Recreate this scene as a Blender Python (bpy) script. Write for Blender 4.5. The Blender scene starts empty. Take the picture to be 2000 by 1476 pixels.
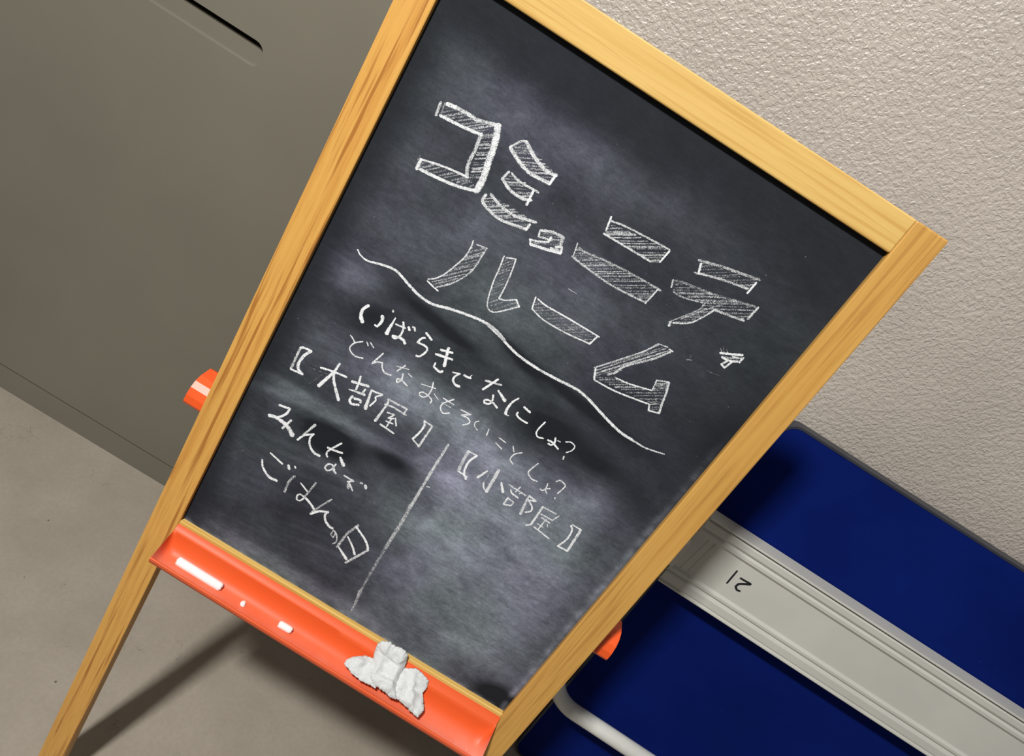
import bpy, bmesh, math, random
from mathutils import Vector, Matrix, noise
from mathutils.geometry import delaunay_2d_cdt
random.seed(7)
S = bpy.context.scene
C = S.collection

# ------------------------------------------------------------------ camera
cam_d = bpy.data.cameras.new('camera'); cam = bpy.data.objects.new('camera', cam_d); C.objects.link(cam)
RW = ((0.845988512, 0.258255317, 0.466484328), (0.531109085, -0.485569514, -0.694366897), (0.047186626, 0.835180482, -0.547947976))
m = Matrix((RW[0], [-v for v in RW[1]], [-v for v in RW[2]])).transposed().to_4x4()
m.translation = Vector((-0.03017576, -0.44514025, 1.09810484))
cam.matrix_world = m
cam_d.sensor_fit = 'HORIZONTAL'; cam_d.sensor_width = 36.0
cam_d.lens = 1400.0/2000.0*36.0
cam_d.shift_x = 25.0/2000.0
cam_d.clip_start = 0.02; cam_d.clip_end = 50
S.camera = cam

# ------------------------------------------------------------------ world, lamps, exposure
W = bpy.data.worlds.new('room_light'); S.world = W; W.use_nodes = True
W.node_tree.nodes['Background'].inputs[0].default_value = (1.0, 0.98, 0.95, 1)
W.node_tree.nodes['Background'].inputs[1].default_value = 0.075
def area(name, loc, target, size, power, color, size_y=None):
    d = bpy.data.lights.new(name, 'AREA'); d.energy = power; d.color = color; d.size = size
    if size_y: d.shape = 'RECTANGLE'; d.size_y = size_y
    o = bpy.data.objects.new(name, d); C.objects.link(o); o.location = loc
    o.rotation_euler = (Vector(target)-Vector(loc)).to_track_quat('-Z', 'Y').to_euler()
    return o
area('ceiling_lamp', (-0.66, -1.02, 2.5), (0.05, 0.15, 0.6), 0.16, 66, (1.0, 0.98, 0.95))
area('fill_light', (0.9, -2.6, 2.6), (0.1, 0.2, 0.5), 1.2, 5, (1.0, 0.98, 0.95))  # added weak fill for the ambient level, no known fixture
S.view_settings.view_transform = 'Standard'; S.view_settings.look = 'None'
S.view_settings.gamma = 1.0; S.view_settings.use_curve_mapping = False
S.view_settings.exposure = 0.0

# ------------------------------------------------------------------ materials
def mat(name):
    M = bpy.data.materials.new(name); M.use_nodes = True
    nt = M.node_tree; b = nt.nodes['Principled BSDF']
    return M, nt, b
def node(nt, t, **kw):
    n = nt.nodes.new(t)
    for k, v in kw.items(): setattr(n, k, v)
    return n
def coords(nt, scale=(1,1,1), rot=(0,0,0)):
    tc = node(nt, 'ShaderNodeTexCoord'); mp = node(nt, 'ShaderNodeMapping')
    mp.inputs['Scale'].default_value = scale; mp.inputs['Rotation'].default_value = rot
    nt.links.new(tc.outputs['Object'], mp.inputs['Vector']); return mp.outputs[0]
def noise_n(nt, vec, scale, detail=4, rough=.55, dist=0):
    n = node(nt, 'ShaderNodeTexNoise'); n.inputs['Scale'].default_value = scale; n.inputs['Detail'].default_value = detail
    n.inputs['Roughness'].default_value = rough; n.inputs['Distortion'].default_value = dist
    nt.links.new(vec, n.inputs['Vector']); return n.outputs[0]
def ramp(nt, fac, stops):
    r = node(nt, 'ShaderNodeValToRGB'); e = r.color_ramp.elements
    while len(e) < len(stops): e.new(.5)
    for i, (p, c) in enumerate(stops): e[i].position = p; e[i].color = (*c, 1)
    nt.links.new(fac, r.inputs[0]); return r.outputs[0]
def math_n(nt, op, a, b=None, clamp=False):
    n = node(nt, 'ShaderNodeMath', operation=op); n.use_clamp = clamp
    for i, v in enumerate((a, b)):
        if v is None: continue
        if isinstance(v, (int, float)): n.inputs[i].default_value = v
        else: nt.links.new(v, n.inputs[i])
    return n.outputs[0]
def mix_c(nt, fac, a, b, mode='MIX'):
    n = node(nt, 'ShaderNodeMix', data_type='RGBA', blend_type=mode)
    for s, v in ((0, fac), (6, a), (7, b)):
        if isinstance(v, (int, float)): n.inputs[s].default_value = v
        elif isinstance(v, tuple): n.inputs[s].default_value = (*v, 1)
        else: nt.links.new(v, n.inputs[s])
    return n.outputs[2]
def bump(nt, b, h, strength, dist):
    n = node(nt, 'ShaderNodeBump'); n.inputs['Strength'].default_value = strength; n.inputs['Distance'].default_value = dist
    nt.links.new(h, n.inputs['Height']); nt.links.new(n.outputs[0], b.inputs['Normal']); return n
def plain(name, col, rough=.5, var=.06, vscale=20, metallic=0, bumps=None, spec=None):
    M, nt, b = mat(name); v = coords(nt)
    n = noise_n(nt, v, vscale, 5)
    lo = tuple(max(0, c*(1-var*2)) for c in col); hi = tuple(min(1, c*(1+var*2)) for c in col)
    nt.links.new(ramp(nt, n, [(.3, lo), (.7, hi)]), b.inputs['Base Color'])
    b.inputs['Roughness'].default_value = rough; b.inputs['Metallic'].default_value = metallic
    if spec is not None: b.inputs['Specular IOR Level'].default_value = spec
    if bumps: bump(nt, b, noise_n(nt, v, bumps[0], 4), bumps[1], bumps[2])
    return M

def wood(name, axis, light, mid, dark, seed, streak=.5):
    M, nt, b = mat(name)
    sc = [70, 70, 70]; sc[axis] = 1.8
    tc = node(nt, 'ShaderNodeTexCoord'); mp = node(nt, 'ShaderNodeMapping')
    mp.inputs['Scale'].default_value = sc; mp.inputs['Location'].default_value = (seed*3.1, seed*1.7, seed*2.3)
    nt.links.new(tc.outputs['Object'], mp.inputs['Vector'])
    g = noise_n(nt, mp.outputs[0], 1.7, 3, .5, .35)
    base = ramp(nt, g, [(.30, mid), (.52, light), (.75, mid)])
    w = node(nt, 'ShaderNodeTexNoise'); w.inputs['Scale'].default_value = 4.2; w.inputs['Detail'].default_value = 2
    w.inputs['Distortion'].default_value = .3
    nt.links.new(mp.outputs[0], w.inputs['Vector'])
    sm = ramp(nt, w.outputs[0], [(.54, (0, 0, 0)), (.66, (1, 1, 1))])
    c1 = mix_c(nt, math_n(nt, 'MULTIPLY', sm, streak), base, dark)
    sc2 = [700, 700, 700]; sc2[axis] = 30
    mp2 = node(nt, 'ShaderNodeMapping'); mp2.inputs['Scale'].default_value = sc2
    nt.links.new(tc.outputs['Object'], mp2.inputs['Vector'])
    f = noise_n(nt, mp2.outputs[0], 1.0, 3, .6)
    c2 = mix_c(nt, math_n(nt, 'MULTIPLY', ramp(nt, f, [(.55, (0, 0, 0)), (.75, (1, 1, 1))]), .35*streak+.06), c1, dark)
    # chalk dust specks caught on the varnish
    d = noise_n(nt, tc.outputs['Object'], 420, 3, .7); d2 = noise_n(nt, tc.outputs['Object'], 22, 2)
    dm = math_n(nt, 'MULTIPLY', ramp(nt, d, [(.66, (0, 0, 0)), (.76, (1, 1, 1))]), ramp(nt, d2, [(.52, (0, 0, 0)), (.7, (.7, .7, .7))]))
    nt.links.new(mix_c(nt, dm, c2, (.85, .74, .55)), b.inputs['Base Color'])
    b.inputs['Roughness'].default_value = .42; b.inputs['Specular IOR Level'].default_value = .35
    bump(nt, b, f, .12, .0004)
    return M

# ------------------------------------------------------------------ mesh helpers (all builders work in world space)
def tag(o, label=None, cat=None, group=None, kind=None):
    for k, v in (('label', label), ('category', cat), ('group', group), ('kind', kind)):
        if v: o[k] = v
    return o
MATS = {}
def world_of(o):
    mm = MATS.get(o.name)
    return mm if mm is not None else Matrix.Identity(4)
def empty(name, mtx):
    o = bpy.data.objects.new(name, None); C.objects.link(o); o.matrix_world = mtx; o.empty_display_size = .05
    MATS[o.name] = mtx.copy(); return o
def link(name, me, material, parent=None, smooth=False, local=False):
    """me in world coordinates (or, with local=True, in the parent's own)"""
    o = bpy.data.objects.new(name, me); C.objects.link(o)
    if parent is not None:
        pm = world_of(parent); o.parent = parent; MATS[o.name] = pm.copy()
        if not local: me.transform(pm.inverted())
    me.materials.append(material)
    if smooth:
        for p in me.polygons: p.use_smooth = True
    return o
def mesh(verts, faces, name='m'):
    me = bpy.data.meshes.new(name); me.from_pydata([tuple(v) for v in verts], [], faces); me.update(); return me
def bm_mesh(bm, name='m'):
    bmesh.ops.recalc_face_normals(bm, faces=bm.faces)
    me = bpy.data.meshes.new(name); bm.to_mesh(me); bm.free(); return me
def box_bm(x0, x1, y0, y1, z0, z1, bev=0, seg=2):
    bm = bmesh.new(); bmesh.ops.create_cube(bm, size=1)
    for v in bm.verts:
        v.co = Vector(((x0+x1)/2+v.co.x*(x1-x0), (y0+y1)/2+v.co.y*(y1-y0), (z0+z1)/2+v.co.z*(z1-z0)))
    if bev: bmesh.ops.bevel(bm, geom=bm.edges[:], offset=bev, segments=seg, profile=.5, affect='EDGES')
    return bm
def extrude_profile(pts, x0, x1, n=1, closed=True, bend=None, caps=True):
    """profile pts (a,b) swept along x; returns bmesh with verts (x,a,b)"""
    bm = bmesh.new(); rings = []
    for i in range(n+1):
        x = x0+(x1-x0)*i/n
        rings.append([bm.verts.new((bend(x, a, b) if bend else (x, a, b))) for a, b in pts])
    k = len(pts)
    for i in range(n):
        for j in range(k if closed else k-1):
            bm.faces.new((rings[i][j], rings[i+1][j], rings[i+1][(j+1) % k], rings[i][(j+1) % k]))
    if closed and caps: bm.faces.new(rings[0]); bm.faces.new(rings[-1][::-1])
    return bm
def tube_mesh(path, r, seg=20):
    vs, fs = [], []; prev = None
    for i, p in enumerate(path):
        p = Vector(p); t = (Vector(path[min(i+1, len(path)-1)])-Vector(path[max(i-1, 0)])).normalized()
        if prev is None: nrm = t.orthogonal().normalized()
        else: nrm = (prev-t*prev.dot(t)).normalized()
        prev = nrm; bn = t.cross(nrm)
        for j in range(seg):
            a = 2*math.pi*j/seg; vs.append(p+nrm*math.cos(a)*r+bn*math.sin(a)*r)
    for i in range(len(path)-1):
        for j in range(seg):
            fs.append((i*seg+j, i*seg+(j+1) % seg, (i+1)*seg+(j+1) % seg, (i+1)*seg+j))
    fs.append(tuple(range(seg))[::-1]); fs.append(tuple((len(path)-1)*seg+j for j in range(seg)))
    return mesh(vs, fs)
def round_rect(x0, x1, y0, y1, r, n=6):
    out = []
    for cx, cy, a0 in ((x1-r, y1-r, 0), (x0+r, y1-r, 90), (x0+r, y0+r, 180), (x1-r, y0+r, 270)):
        for i in range(n+1):
            a = math.radians(a0+90*i/n); out.append((cx+r*math.cos(a), cy+r*math.sin(a)))
    return out

# ------------------------------------------------------------------ setting
fl_m, nt, b = mat('grey_beige_floor')
v = coords(nt)
n1 = noise_n(nt, v, 9, 6, .6); n2 = noise_n(nt, v, 160, 4, .6)
c0 = ramp(nt, n1, [(.3, (.285, .25, .20)), (.7, (.35, .31, .255))])
c0 = mix_c(nt, ramp(nt, n2, [(.38, (.18, .18, .18)), (.6, (0, 0, 0))]), c0, (.22, .19, .15))
vo = node(nt, 'ShaderNodeTexVoronoi', feature='DISTANCE_TO_EDGE'); vo.inputs['Scale'].default_value = 26
nw = node(nt, 'ShaderNodeTexNoise'); nw.inputs['Scale'].default_value = 60
nt.links.new(v, nw.inputs['Vector'])
wv = node(nt, 'ShaderNodeVectorMath', operation='MULTIPLY_ADD'); wv.inputs[1].default_value = (.03, .03, .03)
nt.links.new(nw.outputs[1], wv.inputs[0]); nt.links.new(v, wv.inputs[2]); nt.links.new(wv.outputs[0], vo.inputs['Vector'])
cm = math_n(nt, 'MULTIPLY', ramp(nt, vo.outputs['Distance'], [(0, (1, 1, 1)), (.012, (0, 0, 0))]), ramp(nt, noise_n(nt, v, 14, 3), [(.56, (0, 0, 0)), (.66, (.7, .7, .7))]))
c0 = mix_c(nt, cm, c0, (.10, .085, .065))
vs_ = node(nt, 'ShaderNodeTexVoronoi'); vs_.inputs['Scale'].default_value = 22; nt.links.new(v, vs_.inputs['Vector'])
c0 = mix_c(nt, ramp(nt, vs_.outputs['Distance'], [(.025, (.8, .8, .8)), (.045, (0, 0, 0))]), c0, (.05, .04, .03))
nt.links.new(c0, b.inputs['Base Color']); b.inputs['Roughness'].default_value = .62
bump(nt, b, n2, .15, .001)
link('floor', bm_mesh(box_bm(-2.6, 2.6, -3.2, .6, -.06, 0)), fl_m)['kind'] = 'structure'

wl_m, nt, b = mat('cream_textured_wall_paint')
v = coords(nt)
h1 = noise_n(nt, v, 215, 3, .5, .5); h2 = noise_n(nt, v, 520, 2, .5)
nt.links.new(ramp(nt, noise_n(nt, v, 6, 4), [(.3, (.50, .45, .395)), (.7, (.56, .505, .445))]), b.inputs['Base Color'])
b.inputs['Roughness'].default_value = .33; b.inputs['Specular IOR Level'].default_value = .6
hh = math_n(nt, 'ADD', ramp(nt, h1, [(.38, (0, 0, 0)), (.62, (1, 1, 1))]), math_n(nt, 'MULTIPLY', h2, .4))
bump(nt, b, hh, .5, .0016)
link('wall_back', bm_mesh(box_bm(-2.6, 2.6, .44, .6, 0, 2.7)), wl_m)['kind'] = 'structure'

# ------------------------------------------------------------------ grey steel cabinet behind the left of the easel
cab_m = plain('olive_grey_cabinet_paint', (.185, .172, .135), .5, .04, 3)
cab_dark = plain('painted_gap_shade', (.03, .025, .018), .8)  # near-black colour paints in the shade deep inside the pull
CX0, CX1, CY, CZ = -1.15, -.20, .36, 1.80
cab = empty('steel_cabinet', Matrix.Translation((CX0, CY, 0)))
tag(cab, 'olive grey steel cabinet with a recessed finger pull, behind the left side of the chalkboard', 'cabinet')
link('cabinet_body', bm_mesh(box_bm(CX0, CX1, CY+.020, .4395, .0, CZ, .002)), cab_m, cab)
def door(name, x0, x1, z0, z1, slot):
    """sheet steel door with a stadium shaped pull pressed into it"""
    bm = bmesh.new()
    outer = round_rect(x0, x1, z0, z1, .004, 3)
    hole = round_rect(*slot, min(.0125, (slot[3]-slot[2])*.47), 7)
    coords2 = [Vector(p) for p in outer]+[Vector(p) for p in hole]
    no, nh = len(outer), len(hole)
    vs, es, fs, *_ = delaunay_2d_cdt(coords2, [(i, (i+1) % no) for i in range(no)]+[(no+i, no+(i+1) % nh) for i in range(nh)], [], 0, 1e-7)
    bv = [bm.verts.new((p.x, CY, p.y)) for p in vs]
    def inhole(p):
        c = False; j = nh-1
        for i in range(nh):
            xi, yi = hole[i]; xj, yj = hole[j]
            if (yi > p[1]) != (yj > p[1]) and p[0] < (xj-xi)*(p[1]-yi)/(yj-yi)+xi: c = not c
            j = i
        return c
    for f in fs:
        c = sum((vs[i] for i in f), Vector((0, 0)))/len(f)
        if not inhole(c): bm.faces.new([bv[i] for i in f])
    # side walls
    def wall(loop, y1):
        k = len(loop)
        a = [bm.verts.new((p[0], CY, p[1])) for p in loop]; bb = [bm.verts.new((p[0], y1, p[1])) for p in loop]
        for i in range(k): bm.faces.new((a[i], a[(i+1) % k], bb[(i+1) % k], bb[i]))
    wall(outer, CY+.018); wall(hole, CY+.0075)
    return bm
SL = (-.80, -.4215, .7555, .7855)
dm_ = door('door', CX0+.003, CX1-.003, .06, CZ-.01, SL)
me = bpy.data.meshes.new('door'); bmesh.ops.remove_doubles(dm_, verts=dm_.verts, dist=1e-6); bmesh.ops.recalc_face_normals(dm_, faces=dm_.faces); dm_.to_mesh(me); dm_.free()
dr = link('door', me, cab_m, cab)
# the pressed pull: flat back, with an open finger gap along its top
pull = link('finger_pull', bm_mesh(box_bm(SL[0]-.004, SL[1]+.004, CY+.0073, CY+.0088, SL[2]-.004, SL[3]-.0075)), cab_m, dr)
link('finger_gap_shade', bm_mesh(box_bm(SL[0]-.004, SL[1]+.004, CY+.0165, CY+.0178, SL[2]-.004, SL[3]+.004)), cab_dark, dr)
link('plinth', bm_mesh(box_bm(CX0+.01, CX1-.01, CY+.004, CY+.0195, .0, .056)), cab_m, cab)

# ------------------------------------------------------------------ blue folding table leaning on the wall
P0 = Vector((0.38029502, 0.27218732, 0.0)); U = Vector((0.99680463, -0.0732557, 0.03184538)); V = Vector((-0.01683821, 0.19701189, 0.98025649))
U.normalize(); V = (V-U*V.dot(U)).normalized(); N = U.cross(V)
TM = Matrix((U, V, N)).transposed().to_4x4(); TM.translation = P0
blue_m, nt, b = mat('navy_blue_laminate')
v = coords(nt)
bc = ramp(nt, noise_n(nt, v, 5, 4), [(.3, (.0018, .0085, .095)), (.7, (.0028, .0125, .135))])
sp = math_n(nt, 'MULTIPLY', ramp(nt, noise_n(nt, v, 260, 3, .7), [(.70, (0, 0, 0)), (.77, (1, 1, 1))]), ramp(nt, noise_n(nt, v, 16, 3), [(.5, (0, 0, 0)), (.7, (.45, .45, .45))]))
nt.links.new(mix_c(nt, sp, bc, (.25, .30, .45)), b.inputs['Base Color'])
b.inputs['Roughness'].default_value = .7; b.inputs['Specular IOR Level'].default_value = .05
steel_m = plain('pale_grey_enamelled_steel', (.55, .545, .50), .38, .03, 8)
tube_m = plain('off_white_enamelled_tube', (.68, .68, .64), .22, .05, 12, bumps=(60, .08, .001))
edge_m = plain('dark_table_edging', (.03, .033, .045), .45)
ink_m = plain('black_marker_ink', (.012, .012, .014), .5)
tb = empty('folding_table', TM)
tag(tb, 'navy blue folding table standing on its edge, grey rail marked 21', 'table')
TW, TH = 1.15, .735
def plate(loop, n0, n1):
    bm = bmesh.new()
    a = [bm.verts.new((x, y, n0)) for x, y in loop]; c = [bm.verts.new((x, y, n1)) for x, y in loop]; k = len(loop)
    bm.faces.new(a[::-1]); bm.faces.new(c)
    for i in range(k): bm.faces.new((a[i], a[(i+1) % k], c[(i+1) % k], c[i]))
    return bm
link('tabletop', bm_mesh(plate(round_rect(.0035, TW-.0035, .0035, TH-.0035, .020, 8), -.022, 0)), blue_m, tb, local=True)
lo = round_rect(0, TW, 0, TH, .023, 8); li = round_rect(.0033, TW-.0033, .0033, TH-.0033, .0202, 8)
bm = bmesh.new(); k = len(lo)
R4 = [[bm.verts.new((x, y, z)) for x, y in L] for L, z in ((lo, -.023), (lo, .0008), (li, .0008), (li, -.023))]
for q in range(4):
    A_, B_ = R4[q], R4[(q+1) % 4]
    for i in range(k): bm.faces.new((A_[i], A_[(i+1) % k], B_[(i+1) % k], B_[i]))
link('edge_band', bm_mesh(bm), edge_m, tb, local=True)
RP = [(.446, .002), (.446, .0355), (.447, .0365), (.449, .0365), (.4502, .0335), (.4515, .0335), (.453, .0350), (.464, .0350), (.4665, .0335), (.468, .0312), (.470, .0325), (.4715, .0342), (.4755, .0342), (.477, .0325), (.479, .0305),
      (.540, .0305), (.5425, .0325), (.544, .0342), (.549, .0342), (.5505, .0325), (.552, .0312), (.554, .0335), (.5565, .0350), (.5645, .0350), (.5660, .0335), (.5670, .0300), (.5685, .0300), (.5692, .0365), (.5715, .0365), (.572, .0355), (.572, .002)]
rail = link('cross_rail', bm_mesh(extrude_profile(RP, -.008, 1.10)), steel_m, tb, local=True)
bv = rail.modifiers.new('bevel', 'BEVEL'); bv.width = .0008; bv.segments = 2; bv.limit_method = 'ANGLE'; bv.angle_limit = math.radians(25)
# pressed border at the end of the rail
for a_, c_ in (((.000, .472), (.0075, .5545)), ((.0115, .482), (.0165, .541)), ((.002, .4705), (.026, .4715))):
    p0 = Vector((a_[0]+.006, a_[1], .0306)); p1 = Vector((c_[0]+.006, c_[1], .0306)); link('pressed_rib', tube_mesh([p0+(p1-p0)*t/4 for t in range(5)], .0009, 8), steel_m, rail, True, local=True)
# number written on the rail (flat ink)
def ink(pts, w, z):
    vs, fs = [], []
    P = [Vector(p)+Vector((.008, 0)) for p in pts]
    D = []
    for i in range(len(P)-1):
        for t in range(6): D.append(P[i].lerp(P[i+1], t/6))
    D.append(P[-1])
    for _ in range(2): D = [D[0]]+[(D[i-1]+D[i]*2+D[i+1])/4 for i in range(1, len(D)-1)]+[D[-1]]
    for i, p in enumerate(D):
        t = (D[min(i+1, len(D)-1)]-D[max(i-1, 0)]).normalized(); q = Vector((-t.y, t.x))
        ww = w*(.72+.28*math.sin(math.pi*(.15+.7*i/(len(D)-1))))
        vs += [(p+q*ww/2).to_3d()+Vector((0, 0, z)), (p-q*ww/2).to_3d()+Vector((0, 0, z))]
    for i in range(len(D)-1): fs.append((2*i, 2*i+1, 2*i+3, 2*i+2))
    return mesh(vs, fs)
n1_ = link('marker_number', ink([(.0610, .5246), (.0618, .4988)], .0028, .0308), ink_m, rail, local=True); n1_['label'] = 'handwritten black digit one on the grey rail'
n2_ = link('marker_number', ink([(.0704, .5175), (.0790, .5178), (.0874, .5185), (.0860, .5165), (.0800, .5130), (.0745, .5085), (.0739, .5025), (.0785, .4990), (.0836, .5005)], .0034, .0309), ink_m, rail, local=True); n2_['label'] = 'handwritten black digit two on the grey rail'
# bent tube leg
def arc(cx, cy, r, a0, a1, z, n=10):
    return [(cx+r*math.cos(math.radians(a0+(a1-a0)*i/n)), cy+r*math.sin(math.radians(a0+(a1-a0)*i/n)), z) for i in range(n+1)]
tz = .040; tv = .174; ul = -.032; rr = .056
path = [(ul, .50, tz), (ul, .40, tz), (ul, .30, tz)]+arc(ul+rr, tv+rr, rr, 180, 270, tz)+[(.3, tv, tz), (.6, tv, tz)]+arc(1.05-rr, tv+rr, rr, 270, 360, tz)+[(1.05, .4, tz), (1.05, .50, tz)]
leg = link('tube_leg', tube_mesh(path, .0128, 24), tube_m, tb, True, local=True)
for uu in (ul, 1.05):
    link('leg_bracket', bm_mesh(box_bm(uu-.022, uu+.022, .485, .53, -.0, .0545, .003)), steel_m, tb, local=True)

# ------------------------------------------------------------------ easel
AL = math.radians(12); Z0 = .46; BW, BH, FR = .38, .5585, .0285
RL = Matrix.Rotation(math.pi/2-AL, 4, 'X')
LM = Matrix.Translation((-BW/2, 0, Z0)) @ RL                       # board space: x right, y up the slate, z out of its face
FY = -Z0/math.cos(AL)
EM = LM @ Matrix.Translation((BW/2, FY, 0))
eas = empty('chalkboard_easel', EM)
tag(eas, 'pine framed chalkboard easel covered in white Japanese chalk writing, with an orange tray', 'easel')
TOL = Matrix.Translation((-BW/2, -FY, 0))                          # board space -> easel's own space
def part(name, me, material, parent=None, smooth=False):
    me.transform(TOL); return link(name, me, material, parent or eas, smooth, local=True)
w_left = wood('varnished_pine_left', 1, (.68, .37, .09), (.58, .28, .06), (.33, .115, .02), 1.3, .8)
w_right = wood('varnished_pine_right', 1, (.60, .335, .085), (.51, .265, .06), (.37, .165, .035), 4.1, .5)
w_top = wood('varnished_pine_top', 0, (.68, .45, .145), (.61, .375, .105), (.52, .29, .07), 2.2, .55)
w_low = wood('varnished_pine_bottom', 0, (.76, .50, .15), (.68, .42, .11), (.5, .26, .05), 5.2, .3)
TK = .018
part('side_leg', bm_mesh(box_bm(-FR, 0, FY-.004, BH+FR, -TK, 0, .0013)), w_left)
part('side_leg', bm_mesh(box_bm(BW, BW+FR, FY-.004, BH+FR, -TK, 0, .0013)), w_right)
part('top_rail', bm_mesh(box_bm(0, BW, BH, BH+FR, -TK, 0, .0013)), w_top)
part('bottom_rail', bm_mesh(box_bm(0, BW, -.040, 0, -TK, 0, .0010)), w_low)

# slate with its clouds of rubbed chalk
sl_m, nt, b = mat('chalk_smeared_slate')
at = node(nt, 'ShaderNodeAttribute', attribute_name='dust')
v = coords(nt)
vs1 = coords(nt, (1, 1.5, 1), (0, 0, math.radians(0)))
nA = noise_n(nt, vs1, 17, 9, .72, .15)
nB = noise_n(nt, coords(nt, (60, 340, 1)), 1, 5, .65, .2)
nC = noise_n(nt, v, 520, 3, .6)
nM = noise_n(nt, coords(nt, (1, 1.35, 1)), 75, 7, .75, .5)
a1 = math_n(nt, 'MULTIPLY', math_n(nt, 'MULTIPLY', ramp(nt, nM, [(.30, (.68, .68, .68)), (.70, (1.35, 1.35, 1.35))]), ramp(nt, nA, [(.28, (.35, .35, .35)), (.72, (1, 1, 1))])), 1.5)
a2 = math_n(nt, 'MULTIPLY', a1, ramp(nt, nB, [(.25, (.62, .62, .62)), (.75, (1, 1, 1))]))
a3 = math_n(nt, 'MULTIPLY', a2, ramp(nt, nC, [(.25, (.72, .72, .72)), (.75, (1, 1, 1))]))
f = math_n(nt, 'MULTIPLY', at.outputs['Fac'], a3, True)
spk = ramp(nt, noise_n(nt, v, 330, 2, .5), [(.76, (0, 0, 0)), (.80, (.35, .35, .35))])
f = math_n(nt, 'ADD', f, math_n(nt, 'MULTIPLY', spk, .5), True)
scr = noise_n(nt, coords(nt, (5, 620, 1), (0, 0, math.radians(-4))), 1, 3, .7, .1)
scm = ramp(nt, scr, [(.64, (0, 0, 0)), (.74, (1, 1, 1))])
scg = math_n(nt, 'MULTIPLY', scm, ramp(nt, noise_n(nt, v, 11, 3), [(.42, (0, 0, 0)), (.65, (.11, .11, .11))]))
f = math_n(nt, 'ADD', f, math_n(nt, 'MULTIPLY', scg, math_n(nt, 'ADD', math_n(nt, 'MULTIPLY', at.outputs['Fac'], 6.0), .12, True)), True)
tint = ramp(nt, noise_n(nt, v, 7, 3), [(.38, (.56, .66, .72)), (.62, (.62, .63, .84))])
nt.links.new(mix_c(nt, f, (.0115, .0135, .0175), tint), b.inputs['Base Color'])
b.inputs['Roughness'].default_value = .8; b.inputs['Specular IOR Level'].default_value = .12
bump(nt, b, nC, .12, .0003)
DUST = [[175.1,503.0,0.00777,-5e-05,1e-05,-0.04481,0.03],[259.2,502.1,0.01694,0.00086,1e-05,-0.05344,0.04],[93.3,487.6,0.01727,-0.00104,-5e-05,-0.0442,0.018],[55.2,373.0,0.02694,-0.00078,0.00166,-0.03831,0.025],[40.6,316.0,0.04188,0.00534,0.01533,-0.06701,0.075],[32.8,260.1,0.03721,0.00442,0.01555,-0.06703,0.03],[177.8,397.3,0.01201,-5e-05,-0.00021,-0.02316,0.03],[266.4,404.8,0.0217,0.00113,-0.00032,-0.03912,0.035],[147.8,357.4,0.01968,-0.00043,-0.00046,-0.03721,0.03],[106.8,410.3,0.00541,0.04059,0.04879,-0.00829,0.03],[149.1,247.8,0.01846,0.0005,0.00143,-0.03926,0.13],[223.3,239.5,0.01963,-0.0011,-0.0058,-0.04847,0.12],[104.6,252.1,0.02474,0.00198,0.00761,-0.05664,0.06],[44.0,193.1,0.02425,-0.00079,0.00635,-0.18849,0.08],[110.1,190.4,0.01267,0.00044,0.00982,-0.13315,0.08],[58.6,185.1,0.01797,0.00119,0.03603,-0.23274,0.06],[195.3,194.3,0.01779,0.00093,0.00177,-0.05279,0.09],[268.0,201.8,0.01624,0.00026,-0.0015,-0.02295,0.1],[231.2,140.8,0.01586,0.00111,0.00075,-0.02454,0.11],[317.4,120.9,0.01336,0.00056,-0.00137,-0.01858,0.09],[267.2,67.0,0.01796,0.00155,0.00052,-0.01972,0.06],[318.3,251.6,0.0536,-0.00187,-0.00502,-0.03254,0.12],[346.0,192.7,0.00842,0.02332,0.03288,-0.00597,0.08],[327.7,44.8,0.01761,0.00205,0.00098,-0.03887,0.07],[11.3,133.6,0.13033,0.01285,0.00755,-0.03158,0.07],[9.2,175.2,0.0356,0.00355,0.03115,-0.13161,0.04],[17.8,93.2,0.03458,-0.00154,0.00119,-0.04194,0.03],[97.7,4.4,0.01303,-3e-05,0.00143,-0.06108,0.04],[203.1,9.1,0.01288,0.00048,0.00016,-0.10919,0.07],[70.1,13.2,0.02193,-0.00066,0.00022,-0.12916,0.06],[155.7,-4.4,0.01757,0.00023,0.0001,-0.18947,-0.06],[88.2,168.8,0.04271,-0.00351,-0.00423,-0.06027,-0.09],[149.9,187.2,0.03562,-0.00175,-0.0048,-0.07091,-0.1],[83.1,86.6,0.02275,-0.00023,0.00076,-0.02744,-0.02],[362.6,11.7,0.03167,0.00418,0.00136,-0.05794,-0.1],[312.4,284.8,0.02434,-0.00015,-0.00763,-0.06824,-0.06],[67.2,293.8,0.03289,0.01709,0.02423,-0.0367,-0.03],[123.9,320.6,0.02081,-0.00314,-0.0226,-0.1528,-0.05],[257.3,328.3,0.01614,-0.00063,-0.01925,-0.18061,-0.05],[192.3,333.9,0.02739,-0.00782,-0.05892,-0.17495,-0.05],[112.9,141.5,0.03491,-0.00237,-0.00803,-0.11004,0.035],[379.0,367.7,0.00598,0.01924,0.0363,-0.00657,-0.03],[367.9,242.9,0.03524,-0.00024,-0.00371,-0.02403,0.02],[377.0,188.5,0.05129,-9e-05,-0.00423,-0.02592,0.05],[36.0,417.4,0.03547,0.01923,0.02221,-0.03611,0.012],[242.8,277.6,0.02724,0.01701,0.01938,-0.02752,-0.05],[339.1,45.9,0.0323,0.00349,0.00042,-0.11231,0.04],[61.3,84.3,0.04946,0.00981,0.00623,-0.01762,0.015]]
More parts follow.
